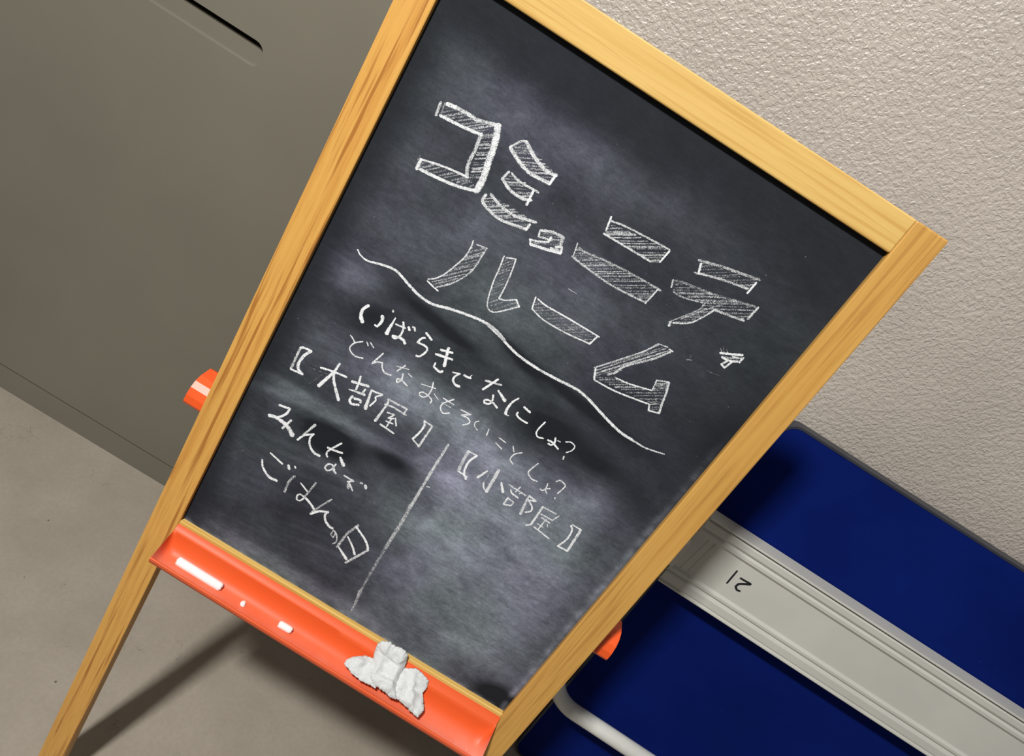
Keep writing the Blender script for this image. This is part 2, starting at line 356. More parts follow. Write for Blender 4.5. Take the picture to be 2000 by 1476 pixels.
CHALK = [
["hatched chalk katakana ko, first character of the title",[[2.66,2.66,0.95,[[40.7,476.2],[47.9,477.4]]],[2.96,2.96,0.8,[[47.7,477.6],[62.3,478.4],[67.2,478.4],[84.0,483.9]]],[2.49,2.49,0.75,[[35.9,474.5],[37.2,464.7]]],[1.3,1.3,0.6,[[38.9,476.0],[40.4,467.3]]],[2.15,2.15,0.9,[[40.0,466.1],[58.3,468.0],[74.7,470.6]]],[3.29,3.29,0.75,[[74.5,471.1],[76.4,458.0],[76.9,447.2],[80.6,437.6]]],[4.84,4.84,0.9,[[82.5,483.3],[86.6,472.4],[89.6,457.8],[92.5,443.5],[92.9,432.4]]],[1.61,1.61,0.9,[[42.2,429.8],[62.7,435.0],[82.3,437.9]]],[2.61,2.61,0.9,[[42.9,428.5],[43.4,421.7]]],[2.37,2.37,0.9,[[45.9,422.9],[60.5,424.5],[77.3,427.4],[92.3,432.1]]],[0.87,0.87,0.5,[[40.9,432.1],[40.8,428.2]]]],[[[[37.6,474.2],[81.2,482.5],[75.0,471.4],[39.9,466.3]],0.797,0.604,0.55],[[[75.2,473.5],[82.5,478.0],[90.7,442.4],[82.8,438.2]],0.863,0.505,0.6],[[[43.4,428.8],[82.3,437.9],[92.8,433.8],[45.8,423.2]],0.773,0.635,0.55]]],
["hatched chalk katakana mi of three slanting bars",[[2.03,2.03,0.8,[[98.6,474.4],[103.7,482.6],[107.0,484.5]]],[2.81,2.81,0.85,[[107.0,484.5],[119.1,478.1],[132.0,474.4],[140.3,475.6]]],[2.84,2.84,0.85,[[99.5,474.2],[109.8,469.4],[121.5,466.4],[138.8,467.6]]],[1.7,1.7,0.95,[[139.7,475.3],[139.2,467.1]]],[2.06,2.06,0.85,[[107.4,458.5],[105.6,451.4]]],[2.49,2.49,0.85,[[105.6,451.4],[115.1,447.3],[127.0,446.8],[133.6,449.6]]],[1.92,1.92,0.8,[[109.8,458.8],[118.5,456.6],[135.3,457.5]]],[1.72,1.72,0.95,[[131.3,456.6],[132.3,444.4]]],[2.67,2.67,0.8,[[100.7,434.0],[101.2,428.2],[109.3,425.1],[121.8,423.8],[141.9,428.2]]],[2.66,2.66,0.8,[[104.1,436.5],[113.5,433.4],[126.9,432.0],[145.7,436.9]]],[1.77,1.77,0.95,[[142.6,433.2],[142.2,427.6]]]],[[[[99.9,474.9],[106.7,483.6],[139.7,475.3],[138.4,468.2],[121.1,467.0]],0.907,0.421,0.6],[[[106.0,452.1],[110.9,458.3],[132.2,457.2],[132.2,449.2],[116.3,448.1]],0.899,0.439,0.6],[[[100.8,429.6],[104.5,435.9],[144.5,436.1],[141.9,428.2],[119.2,423.9]],0.85,0.527,0.6]]],
["small hatched chalk katakana yu",[[1.77,1.77,0.8,[[151.9,433.7],[153.5,428.5]]],[2.48,2.48,0.8,[[152.4,433.6],[161.2,437.6],[170.7,438.6]]],[1.78,1.78,0.8,[[153.5,428.5],[160.5,430.8]]],[1.77,1.77,0.9,[[162.2,434.0],[162.4,429.1]]],[3.18,3.18,0.75,[[170.4,438.4],[172.0,430.6]]],[1.43,1.43,0.9,[[148.6,422.8],[156.8,426.0],[162.4,429.1]]],[1.57,1.57,0.9,[[148.9,423.0],[151.3,419.9]]],[2.15,2.15,0.9,[[151.3,419.9],[165.0,423.6],[175.6,427.0]]],[1.78,1.78,0.9,[[175.6,427.0],[173.7,431.3],[169.3,428.9]]],[2.86,2.86,0.8,[[167.1,425.8],[172.7,427.6]]]],[[[[151.1,432.4],[170.5,438.9],[172.3,430.8],[169.9,428.0],[150.9,420.5],[149.0,423.5],[162.2,429.4]],0.893,0.45,0.5]]],
["hatched chalk katakana ni of two long bars",[[1.28,1.28,0.95,[[193.3,472.0],[195.8,460.9]]],[1.63,1.63,0.75,[[195.2,469.2],[205.5,471.5],[225.3,473.4],[245.3,475.0]]],[1.28,1.28,0.95,[[246.0,474.1],[244.7,463.0]]],[1.65,1.65,0.8,[[195.6,458.0],[214.3,458.7],[238.6,459.5]]],[0.89,0.89,0.5,[[238.8,459.2],[244.7,463.0]]],[1.19,1.19,0.8,[[182.5,440.9],[185.1,430.8]]],[1.79,1.79,0.6,[[185.5,438.6],[189.7,438.1],[211.8,441.5],[231.8,443.6],[258.3,444.8]]],[1.81,1.81,0.7,[[184.4,429.7],[199.0,428.3],[224.8,427.4],[254.0,430.3]]],[1.32,1.32,0.85,[[256.1,444.9],[254.4,429.8]]]],[[[[194.5,467.0],[245.2,474.2],[244.5,463.2],[237.8,459.6],[197.5,458.5],[196.6,460.8]],0.863,0.504,0.55],[[[183.5,435.5],[187.2,438.6],[256.6,445.2],[253.7,430.8],[220.9,427.9],[185.5,430.3]],0.851,0.525,0.5]]],
["hatched chalk katakana te at the right of the title",[[2.31,2.31,0.65,[[268.8,480.3],[285.2,485.2],[298.8,488.4],[316.5,492.6]]],[1.45,1.45,0.95,[[271.8,479.0],[274.9,471.4]]],[2.0,2.0,0.7,[[272.1,470.8],[287.9,476.1],[301.4,479.6],[314.1,482.2]]],[1.45,1.45,0.95,[[315.6,489.6],[315.1,479.2]]],[1.48,1.48,0.75,[[261.5,457.0],[263.8,451.5]]],[2.56,2.56,0.45,[[261.7,456.7],[270.1,459.7],[292.8,464.2],[312.9,469.9],[326.2,473.7]]],[1.5,1.5,0.6,[[266.9,449.4],[274.9,449.6],[291.8,454.5]]],[2.01,2.01,0.8,[[328.8,474.6],[328.1,462.8]]],[2.04,2.04,0.7,[[302.9,455.0],[317.7,458.1],[326.5,460.1]]],[2.5,2.5,0.8,[[279.5,428.1],[280.5,425.0]]],[1.53,1.53,0.8,[[281.9,428.5],[292.5,435.5],[298.5,445.4],[302.6,455.3]]],[1.39,1.39,0.6,[[279.7,429.2],[286.5,439.2],[292.5,449.1],[292.9,455.2]]],[1.24,1.24,0.6,[[285.4,435.1],[299.4,455.3],[305.2,460.7]]]],[[[[271.1,479.3],[315.4,491.9],[316.3,484.5],[312.6,482.0],[274.2,471.7]],0.83,0.558,0.45],[[[262.3,455.8],[327.7,473.9],[328.1,465.0],[325.0,460.4],[302.9,455.0],[292.3,435.8],[281.5,429.0],[292.6,450.0],[292.4,454.8],[266.3,450.2]],0.862,0.507,0.5]]],
["small chalk katakana i below the right end of the title",[[1.82,1.82,0.9,[[327.5,428.6],[336.5,433.3],[343.0,436.8]]],[1.68,1.68,0.9,[[330.6,426.7],[337.0,427.1],[343.0,430.2]]],[1.53,1.53,0.9,[[344.9,435.5],[344.6,430.4]]],[0.7,0.7,0.5,[[324.9,432.1],[328.2,429.9]]],[0.56,0.56,0.4,[[326.2,433.8],[329.4,431.2]]],[0.56,0.56,0.5,[[329.2,434.1],[332.3,432.2]]],[1.54,1.54,0.9,[[336.5,426.7],[333.8,421.4],[337.8,420.5],[339.7,428.0]]],[1.4,1.4,0.8,[[337.1,431.5],[344.0,434.4]]]],[[[[328.1,429.0],[343.2,436.5],[344.1,431.0],[339.7,428.0],[336.5,426.7]],0.884,0.468,0.6]]],
["hatched chalk katakana ru starting the second title line",[[1.26,1.26,0.85,[[110.5,397.3],[111.5,392.0],[111.2,382.2],[108.4,372.6],[104.1,361.2],[99.7,354.1],[94.2,349.3]]],[1.41,1.41,0.7,[[114.2,396.4],[117.6,396.8],[123.0,398.1]]],[1.51,1.51,0.75,[[123.0,398.1],[122.7,389.0],[122.5,379.2],[119.8,369.5],[112.6,356.9],[103.5,347.2]]],[1.16,1.16,0.95,[[94.4,347.8],[100.4,346.4],[106.4,345.3]]],[1.21,1.21,0.85,[[138.2,400.4],[140.2,388.8],[141.6,377.5],[145.0,363.6],[147.8,357.3],[152.0,355.0],[156.5,356.7],[163.3,363.4],[170.2,371.1]]],[1.21,1.21,0.85,[[140.1,400.2],[147.6,403.5],[149.6,394.9],[151.7,381.6],[152.7,368.0]]],[1.04,1.04,0.9,[[152.7,368.0],[157.8,369.5],[165.3,375.1]]],[1.35,1.35,0.95,[[165.3,375.1],[170.7,371.2]]]],[[[[112.2,391.8],[122.3,397.7],[122.3,379.7],[118.7,369.4],[112.4,357.3],[102.8,347.4],[97.0,349.2],[104.6,360.3],[109.9,374.2],[111.8,383.2]],0.712,0.702,0.55],[[[139.4,397.9],[146.7,402.6],[153.1,368.3],[165.9,374.2],[169.6,371.0],[156.2,357.1],[151.0,355.6],[147.2,360.0],[142.7,374.6]],0.654,0.757,0.4]]],
["hatched chalk long vowel bar in the second title line",[[1.08,1.08,0.95,[[177.7,385.8],[180.1,376.6]]],[1.16,1.16,0.95,[[180.0,385.4],[188.9,384.3],[209.0,385.3],[239.4,386.1]]],[1.32,1.32,0.85,[[180.2,375.7],[193.2,373.0],[213.7,373.7],[236.4,376.8]]],[1.24,1.24,0.95,[[238.0,386.1],[236.1,376.6]]],[0.62,0.62,0.45,[[176.7,379.1],[182.3,383.2]]]],[[[[180.3,380.5],[184.8,383.5],[237.3,385.1],[235.6,377.3],[209.0,374.0],[181.5,375.7]],0.836,0.549,0.42]]],
["hatched chalk katakana mu ending the title",[[1.53,1.53,0.75,[[282.3,407.6],[276.4,396.0],[262.2,376.7],[251.0,361.8]]],[1.22,1.22,0.7,[[282.6,407.8],[290.4,409.6]]],[1.07,1.07,0.9,[[291.9,408.8],[296.0,408.7]]],[1.99,1.99,0.75,[[294.5,407.7],[286.3,394.9],[271.2,376.9],[267.3,366.4]]],[1.59,1.59,0.9,[[252.1,361.5],[256.4,353.0]]],[1.36,1.36,0.9,[[256.6,352.6],[277.4,354.2],[306.9,360.3]]],[1.19,1.19,0.9,[[270.7,364.2],[283.2,366.2],[301.6,371.8]]],[1.35,1.35,0.8,[[301.6,371.8],[299.5,381.3],[308.5,385.5]]],[2.04,2.04,0.8,[[308.7,385.2],[312.4,376.2],[314.7,367.7],[318.1,358.3]]],[1.36,1.36,0.9,[[306.9,360.3],[309.4,355.4],[318.1,358.3]]]],[[[[282.8,406.9],[293.8,408.6],[267.5,367.5],[255.6,354.9],[253.0,361.6]],0.618,0.787,0.6],[[[255.6,354.9],[268.4,366.1],[270.9,363.8],[302.0,371.1],[299.9,380.7],[308.3,384.4],[317.5,358.4],[310.2,355.5],[307.0,361.4]],0.843,0.538,0.5]]],
["faint stray chalk tick",[[0.99,0.99,0.5,[[308.4,409.1],[312.6,411.4]]],[0.71,0.71,0.4,[[309.7,414.0],[310.6,411.0]]]],[]],
["faint stray chalk arc",[[0.57,0.57,0.35,[[327.4,410.8],[333.6,411.4],[338.5,412.8]]]],[]],
["faint stray chalk dash",[[0.61,0.61,0.7,[[196.5,406.1],[204.0,406.2]]]],[]],
["long wavy chalk line under the title",[[1.08,1.99,0.95,[[31.3,338.3],[35.8,335.5],[43.0,334.7],[54.7,338.4],[65.6,340.7],[74.0,339.2]]],[2.09,2.09,0.92,[[74.0,339.2],[85.2,335.4],[95.7,332.9],[108.0,332.9],[122.2,337.5],[139.7,341.8],[153.8,343.9],[164.9,343.2],[176.4,339.5],[156.0,343.7],[163.9,343.3],[175.7,339.0],[192.0,335.1],[212.8,334.2],[230.7,335.4],[246.8,337.1],[260.1,336.0],[279.5,330.5],[300.1,325.6],[314.7,325.2]]],[1.9,1.18,0.85,[[300.1,325.6],[314.7,325.2],[327.6,325.6],[343.5,329.8]]]],[]],
["",[[1.87,2.85,1,[[61.5,301.2],[59.0,296.4],[58.9,292.1],[60.6,288.0],[63.6,285.0]]],[2.42,1.21,1,[[75.6,299.2],[77.0,298.2],[77.7,294.0],[76.4,288.7],[73.9,288.7]]]],[]],
["",[[0.66,3.02,1,[[86.5,304.6],[86.4,296.5],[86.4,287.6]]],[1.32,1.32,0.95,[[89.1,299.7],[98.1,301.3]]],[1.43,1.43,1,[[94.0,305.1],[96.8,300.1],[97.5,293.2],[95.1,288.3],[92.7,287.9],[91.8,289.2],[95.4,290.2],[99.2,291.1]]],[2.0,2.0,1,[[98.7,291.0],[101.9,290.9],[104.4,288.9]]],[1.76,1.76,1,[[100.0,303.7],[102.2,301.8]]],[1.32,1.32,1,[[103.1,305.7],[104.8,306.1],[106.4,303.8]]],[1.97,1.97,0.8,[[81.6,309.0],[82.3,308.1]]]],[]],
["",[[1.65,1.65,1,[[115.4,307.8],[122.6,305.0]]],[1.43,1.43,1,[[116.9,303.4],[114.4,301.1],[113.1,296.0],[119.2,297.1],[122.9,296.2],[123.5,292.6],[120.8,286.1],[117.7,284.9]]]],[]],
["",[[1.66,1.66,1,[[133.5,301.7],[143.7,305.2]]],[1.67,1.67,1,[[131.6,296.0],[146.5,299.7]]],[2.09,2.09,1,[[138.6,307.1],[140.1,301.1],[143.5,290.4]]],[1.01,2.01,1,[[135.5,289.1],[135.9,284.9],[142.4,283.7],[144.4,285.7]]]],[]],
["",[[0.79,1.24,0.95,[[59.9,268.3],[62.7,267.1],[66.1,264.6]]],[1.13,1.13,0.95,[[71.9,269.5],[66.2,264.1],[64.5,258.1],[67.0,255.0],[72.7,253.7],[79.0,255.8]]],[1.13,1.13,0.9,[[75.2,271.1],[77.7,268.7]]],[1.13,1.13,0.9,[[78.3,272.5],[82.9,269.8]]]],[]],
["",[[1.25,1.25,0.95,[[92.4,270.3],[88.1,256.1],[91.6,260.3],[95.8,262.0],[97.8,257.9],[102.0,255.1],[107.8,256.3]]]],[]],
["",[[1.14,0.57,0.85,[[108.3,266.7],[113.4,268.4],[118.8,270.1]]],[1.02,1.02,0.95,[[114.4,271.8],[110.5,263.0]]],[1.26,1.26,0.95,[[116.1,263.6],[117.3,260.6],[117.3,256.4],[115.4,253.4],[114.2,255.0],[114.4,257.0],[118.7,257.4],[124.6,255.8]]],[0.8,0.8,0.9,[[120.2,266.4],[124.3,265.4]]]],[]],
["",[[0.8,0.8,0.9,[[134.1,264.4],[147.3,268.2]]],[1.02,1.02,0.95,[[142.5,272.2],[144.6,266.0],[144.5,258.2],[141.4,254.6],[138.0,254.4],[137.1,256.6],[139.7,258.8],[145.0,258.5],[149.6,256.7],[149.8,253.3]]],[0.8,0.8,0.9,[[148.5,263.1],[154.1,260.5]]]],[]],
["",[[1.13,1.13,0.95,[[152.4,289.9],[158.7,292.4]]],[1.13,2.1,0.98,[[158.4,292.1],[156.1,288.1],[156.3,283.8],[160.0,281.3],[164.0,281.8]]],[1.45,1.45,1,[[162.0,293.2],[165.4,293.4],[168.4,294.2]]],[0.72,0.72,0.9,[[167.9,297.2],[167.0,293.8]]]],[]],
["",[[1.93,1.93,0.85,[[180.4,299.7],[193.8,303.9]]],[1.6,1.6,1,[[188.8,306.9],[182.3,291.1]]],[1.29,2.42,1,[[194.1,298.1],[204.0,293.2]]],[1.38,1.38,1,[[192.7,292.1],[194.7,286.9],[193.7,282.7],[190.0,281.2],[188.7,283.3],[191.2,285.4],[196.5,285.7],[201.7,283.6]]]],[]],
["",[[1.13,2.09,1,[[212.7,302.2],[209.9,295.4],[209.5,287.0],[210.7,282.9]]],[0.98,0.98,0.9,[[211.0,282.7],[214.0,283.1]]],[1.62,1.62,1,[[220.8,297.9],[227.7,296.5]]],[1.38,1.38,1,[[219.0,290.5],[219.4,287.8],[224.8,286.3],[231.1,286.6]]]],[]],
["",[[1.14,1.14,1,[[243.4,296.4],[242.1,288.1],[242.5,283.2],[245.8,280.8],[250.4,282.4]]]],[]],
["",[[1.31,1.31,1,[[258.8,288.9],[260.4,285.3],[259.5,281.2],[256.4,280.6]]],[1.4,1.4,1,[[254.3,283.3],[258.9,283.7],[266.5,281.2]]],[0.98,0.98,0.9,[[261.8,287.9],[264.4,288.1]]]],[]],
["",[[0.98,0.98,0.95,[[268.2,290.8],[272.3,293.2],[276.9,291.7],[277.1,287.1],[274.1,282.5]]],[1.08,1.08,0.95,[[274.4,278.3],[275.4,275.3]]]],[]],
["",[[0.99,0.99,0.95,[[157.3,264.2],[168.4,264.2]]],[1.07,1.07,0.95,[[165.9,268.6],[162.8,264.4],[159.4,259.0],[160.3,253.9],[164.4,251.6],[168.9,255.2]]],[0.83,0.83,0.8,[[158.1,259.6],[167.4,260.4]]]],[]],
["",[[1.08,1.08,0.95,[[175.9,263.7],[185.7,264.8],[178.6,259.4],[184.6,260.4],[188.3,258.8],[188.1,256.0],[184.6,252.0]]]],[]],
["",[[0.91,0.91,0.9,[[194.8,263.6],[192.7,260.9],[193.8,257.4],[197.9,255.2]]],[0.67,1.5,0.9,[[206.0,262.3],[207.3,255.9]]]],[]],
["",[[1.0,1.0,0.9,[[217.8,260.3],[225.1,259.6]]],[1.09,1.09,0.9,[[217.9,254.3],[225.4,252.3]]]],[]],
["",[[1.0,1.0,0.9,[[232.2,260.6],[235.8,256.2]]],[1.01,1.01,0.9,[[242.3,259.7],[237.6,254.8],[236.8,248.3],[241.3,245.3]]]],[]],
["",[[1.22,1.22,0.9,[[259.6,259.1],[257.2,250.1],[257.5,245.7],[262.8,242.7],[268.3,243.4]]]],[]],
["",[[1.06,1.06,0.9,[[277.2,247.3],[278.2,243.5],[278.4,240.7]]],[1.16,1.16,0.9,[[274.7,238.8],[276.9,238.5],[278.5,241.4],[281.6,244.2]]],[1.16,1.16,0.9,[[278.4,240.7],[281.8,238.5]]]],[]],
["",[[1.14,1.14,0.9,[[282.3,253.3],[284.7,256.4],[290.4,255.2],[291.3,252.4],[289.7,244.0]]],[1.07,1.07,0.9,[[290.0,239.3],[290.6,238.0]]]],[]],
["chalk opening bracket at the left",[[2.45,2.45,0.75,[[26.4,232.2],[27.3,209.3]]],[1.68,1.68,1,[[26.3,232.1],[29.5,234.2],[36.2,235.1]]],[2.29,2.29,0.95,[[36.2,235.1],[32.4,227.1],[31.3,218.0],[33.3,212.9],[38.6,210.7]]],[1.72,1.72,0.95,[[27.2,208.8],[32.7,209.7],[39.1,210.5]]]],[]],
["chalk kanji meaning large",[[1.54,1.54,1,[[50.3,225.9],[61.4,229.2],[74.5,231.6]]],[1.52,2.74,1,[[63.5,239.4],[62.3,228.9],[56.4,209.0]]],[1.84,2.61,0.97,[[62.7,229.1],[66.8,220.8],[78.3,207.4]]],[0.93,0.93,0.35,[[42.1,220.3],[60.4,224.4]]],[0.77,0.77,0.3,[[55.0,221.6],[48.0,206.1]]],[1.08,1.08,0.25,[[66.7,223.5],[71.8,225.2]]]],[]],
["",[[2.15,2.15,0.95,[[80.5,230.6],[95.5,235.3]]],[1.53,1.53,1,[[85.0,239.7],[86.4,234.1],[87.2,225.8]]],[1.08,2.48,0.9,[[81.7,222.5],[96.1,226.0]]],[1.69,1.69,0.9,[[94.4,231.2],[93.8,227.1]]],[1.87,1.87,1,[[87.5,218.5],[86.9,213.8],[90.0,211.2],[96.1,214.2]]],[2.02,2.02,0.95,[[89.8,217.5],[95.0,218.9],[96.4,217.0]]],[1.54,3.08,0.95,[[99.7,232.1],[102.9,214.5]]],[1.31,1.31,1,[[99.1,233.3],[110.2,235.5],[105.8,230.1],[107.1,226.8],[105.1,219.2]]],[1.08,1.08,1,[[99.7,233.7],[104.6,234.0]]]],[]],
["",[[2.15,2.15,0.8,[[116.6,234.7],[135.0,236.1]]],[1.38,2.46,0.9,[[116.4,235.1],[117.7,229.4],[116.0,209.0]]],[1.7,1.7,0.85,[[116.0,228.6],[123.5,230.5],[137.1,230.6]]],[1.38,1.38,0.9,[[135.1,236.2],[134.9,229.9]]],[1.17,1.17,0.95,[[121.5,222.9],[128.3,224.7],[124.8,218.5],[129.4,221.0]]],[1.1,1.1,0.95,[[124.2,214.7],[131.2,216.1]]],[1.25,1.25,0.95,[[130.4,222.4],[134.6,216.1]]],[1.17,1.17,0.95,[[127.8,220.1],[127.5,210.1]]],[1.57,1.57,0.95,[[121.6,209.0],[136.3,208.1]]]],[]],
["chalk closing bracket above the divider",[[1.08,1.08,0.95,[[153.7,235.3],[162.4,235.1]]],[1.54,1.54,1,[[154.1,235.5],[156.1,231.1],[155.5,222.0],[153.4,213.6]]],[1.54,2.32,0.85,[[162.4,235.1],[162.0,222.7],[161.6,210.1]]],[1.42,1.42,0.9,[[153.3,213.4],[161.2,210.8]]]],[]],
["",[[1.81,1.81,1,[[33.1,170.5],[43.2,173.1],[42.9,167.7],[40.2,162.2],[35.9,157.4]]],[2.59,3.05,1,[[28.9,155.2],[35.9,157.4],[46.0,156.6]]],[3.05,4.57,0.9,[[46.0,156.6],[52.4,153.5],[56.8,150.1]]],[1.82,1.82,0.95,[[49.3,163.5],[45.5,150.6]]]],[]],
["",[[2.56,1.51,0.85,[[70.6,172.6],[62.8,148.7]]],[1.54,1.54,1,[[62.8,148.7],[66.4,156.8],[73.8,163.4]]],[1.37,2.28,0.95,[[73.6,163.0],[72.3,158.1],[74.4,152.1],[78.9,147.7],[83.9,146.0],[88.1,146.6]]]],[]],
["",[[1.51,1.51,0.95,[[100.0,170.7],[93.6,158.1],[92.6,152.7],[94.8,149.9]]],[1.83,1.83,0.95,[[90.7,158.9],[97.6,160.0],[105.2,162.1]]],[1.68,3.06,1,[[105.3,156.9],[111.9,151.1]]],[1.39,1.39,0.95,[[105.1,148.2],[103.9,140.5],[100.8,136.8],[97.7,138.0],[98.5,143.2],[102.4,145.3],[106.7,141.6]]],[1.4,2.33,0.9,[[105.8,140.9],[109.1,139.4]]]],[]],
["",[[1.4,1.4,0.95,[[116.9,142.1],[127.5,142.4],[122.5,138.3]]],[1.25,3.9,0.75,[[123.1,138.7],[126.3,133.2]]],[1.4,1.4,0.95,[[124.1,138.5],[131.2,132.7]]],[2.33,2.33,0.8,[[133.9,144.5],[135.3,145.1]]],[2.64,2.64,0.9,[[138.8,145.2],[140.7,142.6]]]],[]],
["",[[1.25,1.79,1,[[46.4,120.8],[61.3,117.2]]],[1.44,2.34,1,[[42.6,109.4],[46.7,102.3],[56.0,96.6],[64.2,97.5]]],[2.15,2.15,0.95,[[66.9,119.6],[69.2,116.2]]],[1.61,1.61,0.9,[[72.6,122.2],[74.1,120.8]]]],[]],
["",[[2.7,2.7,0.65,[[77.0,112.8],[74.9,103.4],[75.7,91.5]]],[1.45,1.45,0.95,[[85.2,109.5],[94.6,105.2]]],[2.16,2.16,0.65,[[97.6,118.7],[94.8,97.9]]],[1.64,1.64,0.9,[[95.5,98.4],[92.8,91.8],[89.3,91.0],[88.2,95.4],[90.3,98.1],[96.8,97.6]]],[2.01,2.01,1,[[96.8,97.6],[102.8,95.1],[108.9,91.6]]]],[]],
["",[[1.99,1.99,0.7,[[118.4,112.0],[112.1,97.8],[107.4,85.6]]],[1.85,1.85,1,[[107.8,84.8],[113.7,92.6],[121.9,97.5]]],[1.65,2.57,0.95,[[121.6,97.2],[120.5,92.9],[123.7,87.1],[129.7,83.8],[133.4,83.8]]]],[]],
["",[[1.58,1.58,0.75,[[135.1,82.7],[134.8,76.3],[138.5,74.8],[138.2,81.2]]],[1.58,1.58,0.8,[[135.1,82.7],[139.8,80.0],[143.0,72.8],[141.3,68.1]]]],[]],
["chalk kanji meaning day",[[2.93,2.93,0.7,[[152.9,102.2],[148.3,87.5],[146.3,68.0]]],[1.83,1.83,1,[[152.4,99.5],[165.0,92.8],[171.5,86.9],[173.5,83.0]]],[2.61,2.61,0.8,[[173.7,83.7],[161.7,56.9]]],[1.32,2.82,1,[[147.4,68.8],[160.6,61.0]]],[1.3,2.04,1,[[150.1,84.7],[159.1,77.6],[164.9,71.0]]]],[]],
["straight chalk line dividing the lower board",[[2.43,3.41,0.75,[[183.4,227.8],[183.9,195.1],[185.3,152.4]]],[3.89,3.89,0.65,[[184.8,153.4],[186.3,130.9],[186.7,97.0]]],[3.81,2.72,0.5,[[186.7,97.0],[187.9,64.8],[189.5,33.2]]],[4.58,1.14,0.6,[[189.0,36.6],[191.7,19.6],[192.4,7.8]]]],[]],
["",[[1.12,1.12,0.8,[[187.1,178.7],[190.4,179.9]]]],[]],
["chalk opening bracket right of the divider",[[3.2,3.2,0.75,[[201.7,233.1],[203.8,210.7]]],[1.24,1.24,0.95,[[201.6,233.0],[210.5,233.7]]],[1.6,1.6,1,[[210.5,233.7],[207.4,224.7],[208.0,216.0],[210.2,210.6],[214.2,207.1]]],[1.45,1.45,0.95,[[203.9,210.2],[213.7,209.6]]]],[]],
["chalk kanji meaning small",[[1.07,2.44,0.95,[[226.0,226.2],[221.9,215.2]]],[3.04,3.04,0.85,[[234.1,232.5],[236.0,207.2]]],[1.4,1.4,0.9,[[236.0,207.2],[231.7,209.5],[229.2,213.7]]],[1.08,0.62,0.5,[[229.2,213.7],[229.0,233.2]]],[1.53,2.3,0.95,[[242.5,223.3],[248.7,215.9]]],[0.93,0.93,0.3,[[224.1,213.0],[227.6,210.6]]]],[]],
["",[[1.38,1.38,0.85,[[249.2,225.7],[267.2,225.3]]],[1.14,1.14,0.9,[[258.9,229.8],[257.9,223.1]]],[1.54,1.54,0.9,[[253.4,222.3],[256.1,219.8],[262.9,219.2]]],[1.39,1.39,0.95,[[255.5,213.8],[255.4,205.6],[261.8,208.4]]],[1.24,1.24,0.85,[[256.2,213.3],[262.0,213.0],[262.0,208.4]]],[1.99,3.07,0.8,[[270.0,226.3],[273.4,206.3]]],[1.38,1.38,0.95,[[270.0,226.9],[278.3,225.9],[271.8,222.7],[277.9,219.1],[279.6,214.3],[275.9,210.5]]],[0.92,0.92,0.8,[[261.7,223.3],[263.7,226.2]]]],[]],
["",[[1.54,2.15,0.9,[[286.1,225.1],[286.8,212.4],[287.0,202.3]]],[1.41,1.41,0.9,[[287.0,202.3],[283.7,199.3]]],[1.54,1.54,0.8,[[286.3,224.7],[299.8,225.6]]],[1.39,1.39,0.8,[[303.0,225.4],[300.5,217.9]]],[1.39,1.39,0.85,[[288.8,217.4],[293.6,217.9],[300.5,217.9]]],[1.09,1.09,0.9,[[291.3,214.7],[300.3,214.2]]],[1.09,1.09,0.85,[[295.7,215.9],[295.0,206.2]]],[1.09,1.09,0.85,[[291.1,206.9],[297.6,206.8]]],[1.01,1.01,0.8,[[299.2,211.8],[300.7,209.4]]],[1.09,1.09,0.9,[[295.6,209.7],[295.1,201.9]]],[1.41,1.41,0.9,[[290.5,202.3],[308.4,200.0]]]],[]],
["chalk closing bracket at the right",[[1.23,1.23,0.95,[[318.0,225.2],[327.0,225.2]]],[1.54,1.54,0.95,[[317.3,223.7],[320.6,220.0],[322.1,209.7],[319.2,198.1]]],[2.16,2.16,0.9,[[327.0,224.9],[329.2,198.7]]],[1.5,1.5,0.95,[[319.2,198.1],[328.9,199.2]]]],[]]]
NX, NY = 190, 280; SZ = -.0055
vs, fs, dv = [], [], []
for j in range(NY+1):
    for i in range(NX+1):
        x, y = BW*i/NX, BH*j/NY; vs.append((x, y, SZ))
        X, Y = x*1000, y*1000; d = .068
        wob = noise.noise(Vector((x*22, y*22, 3)))*.35
        for cx, cy, p, q, r_, s_, am in DUST:
            a = p*(X-cx)+q*(Y-cy); c = r_*(X-cx)+s_*(Y-cy); rr_ = a*a+c*c
            if rr_ < 9: d += 2.1*am*math.exp(-rr_*(1.0+wob))
        if y < .34:
            st = noise.noise(Vector((x*7+2, y*150-x*30, 1))); d += .05*max(0, st)*(1-abs(x-.1)/.28 if abs(x-.1) < .28 else 0)
        if x > .17 and y < .30: d += .075*min(1, (x-.17)/.03)*min(1, (.30-y)/.05)*(1 if x < .33 else max(0, (.38-x)/.05))
        # clean margin the cloth never smears along the top and left
        ss = lambda t: max(0, min(1, t))**2*(3-2*max(0, min(1, t)))
        d *= .22+.78*ss((x-.004)/.032+.25*wob)*ss((BH-y-.012-.10*x)/.038+.3*wob)*(.45+.55*ss((BW-x)/.05+(.16-y)/.1))
        # chalk caught along the lower and right edges
        n = .6+.8*noise.noise(Vector((x*90, y*90, 0)))
        d += max(0, .17*math.exp(-(Y-1)/2.6)*n)
        d += max(0, .30*math.exp(-max(0, abs(380-3.6-X)-1.4)/1.8)*n)*min(1, max(0, (380-Y)/200))
        dv.append(max(.004, d))
for j in range(NY):
    for i in range(NX):
        a = j*(NX+1)+i; fs.append((a, a+1, a+NX+2, a+NX+1))
me = mesh(vs, fs, 'slate')
al = me.attributes.new('dust', 'FLOAT', 'POINT'); al.data.foreach_set('value', dv)
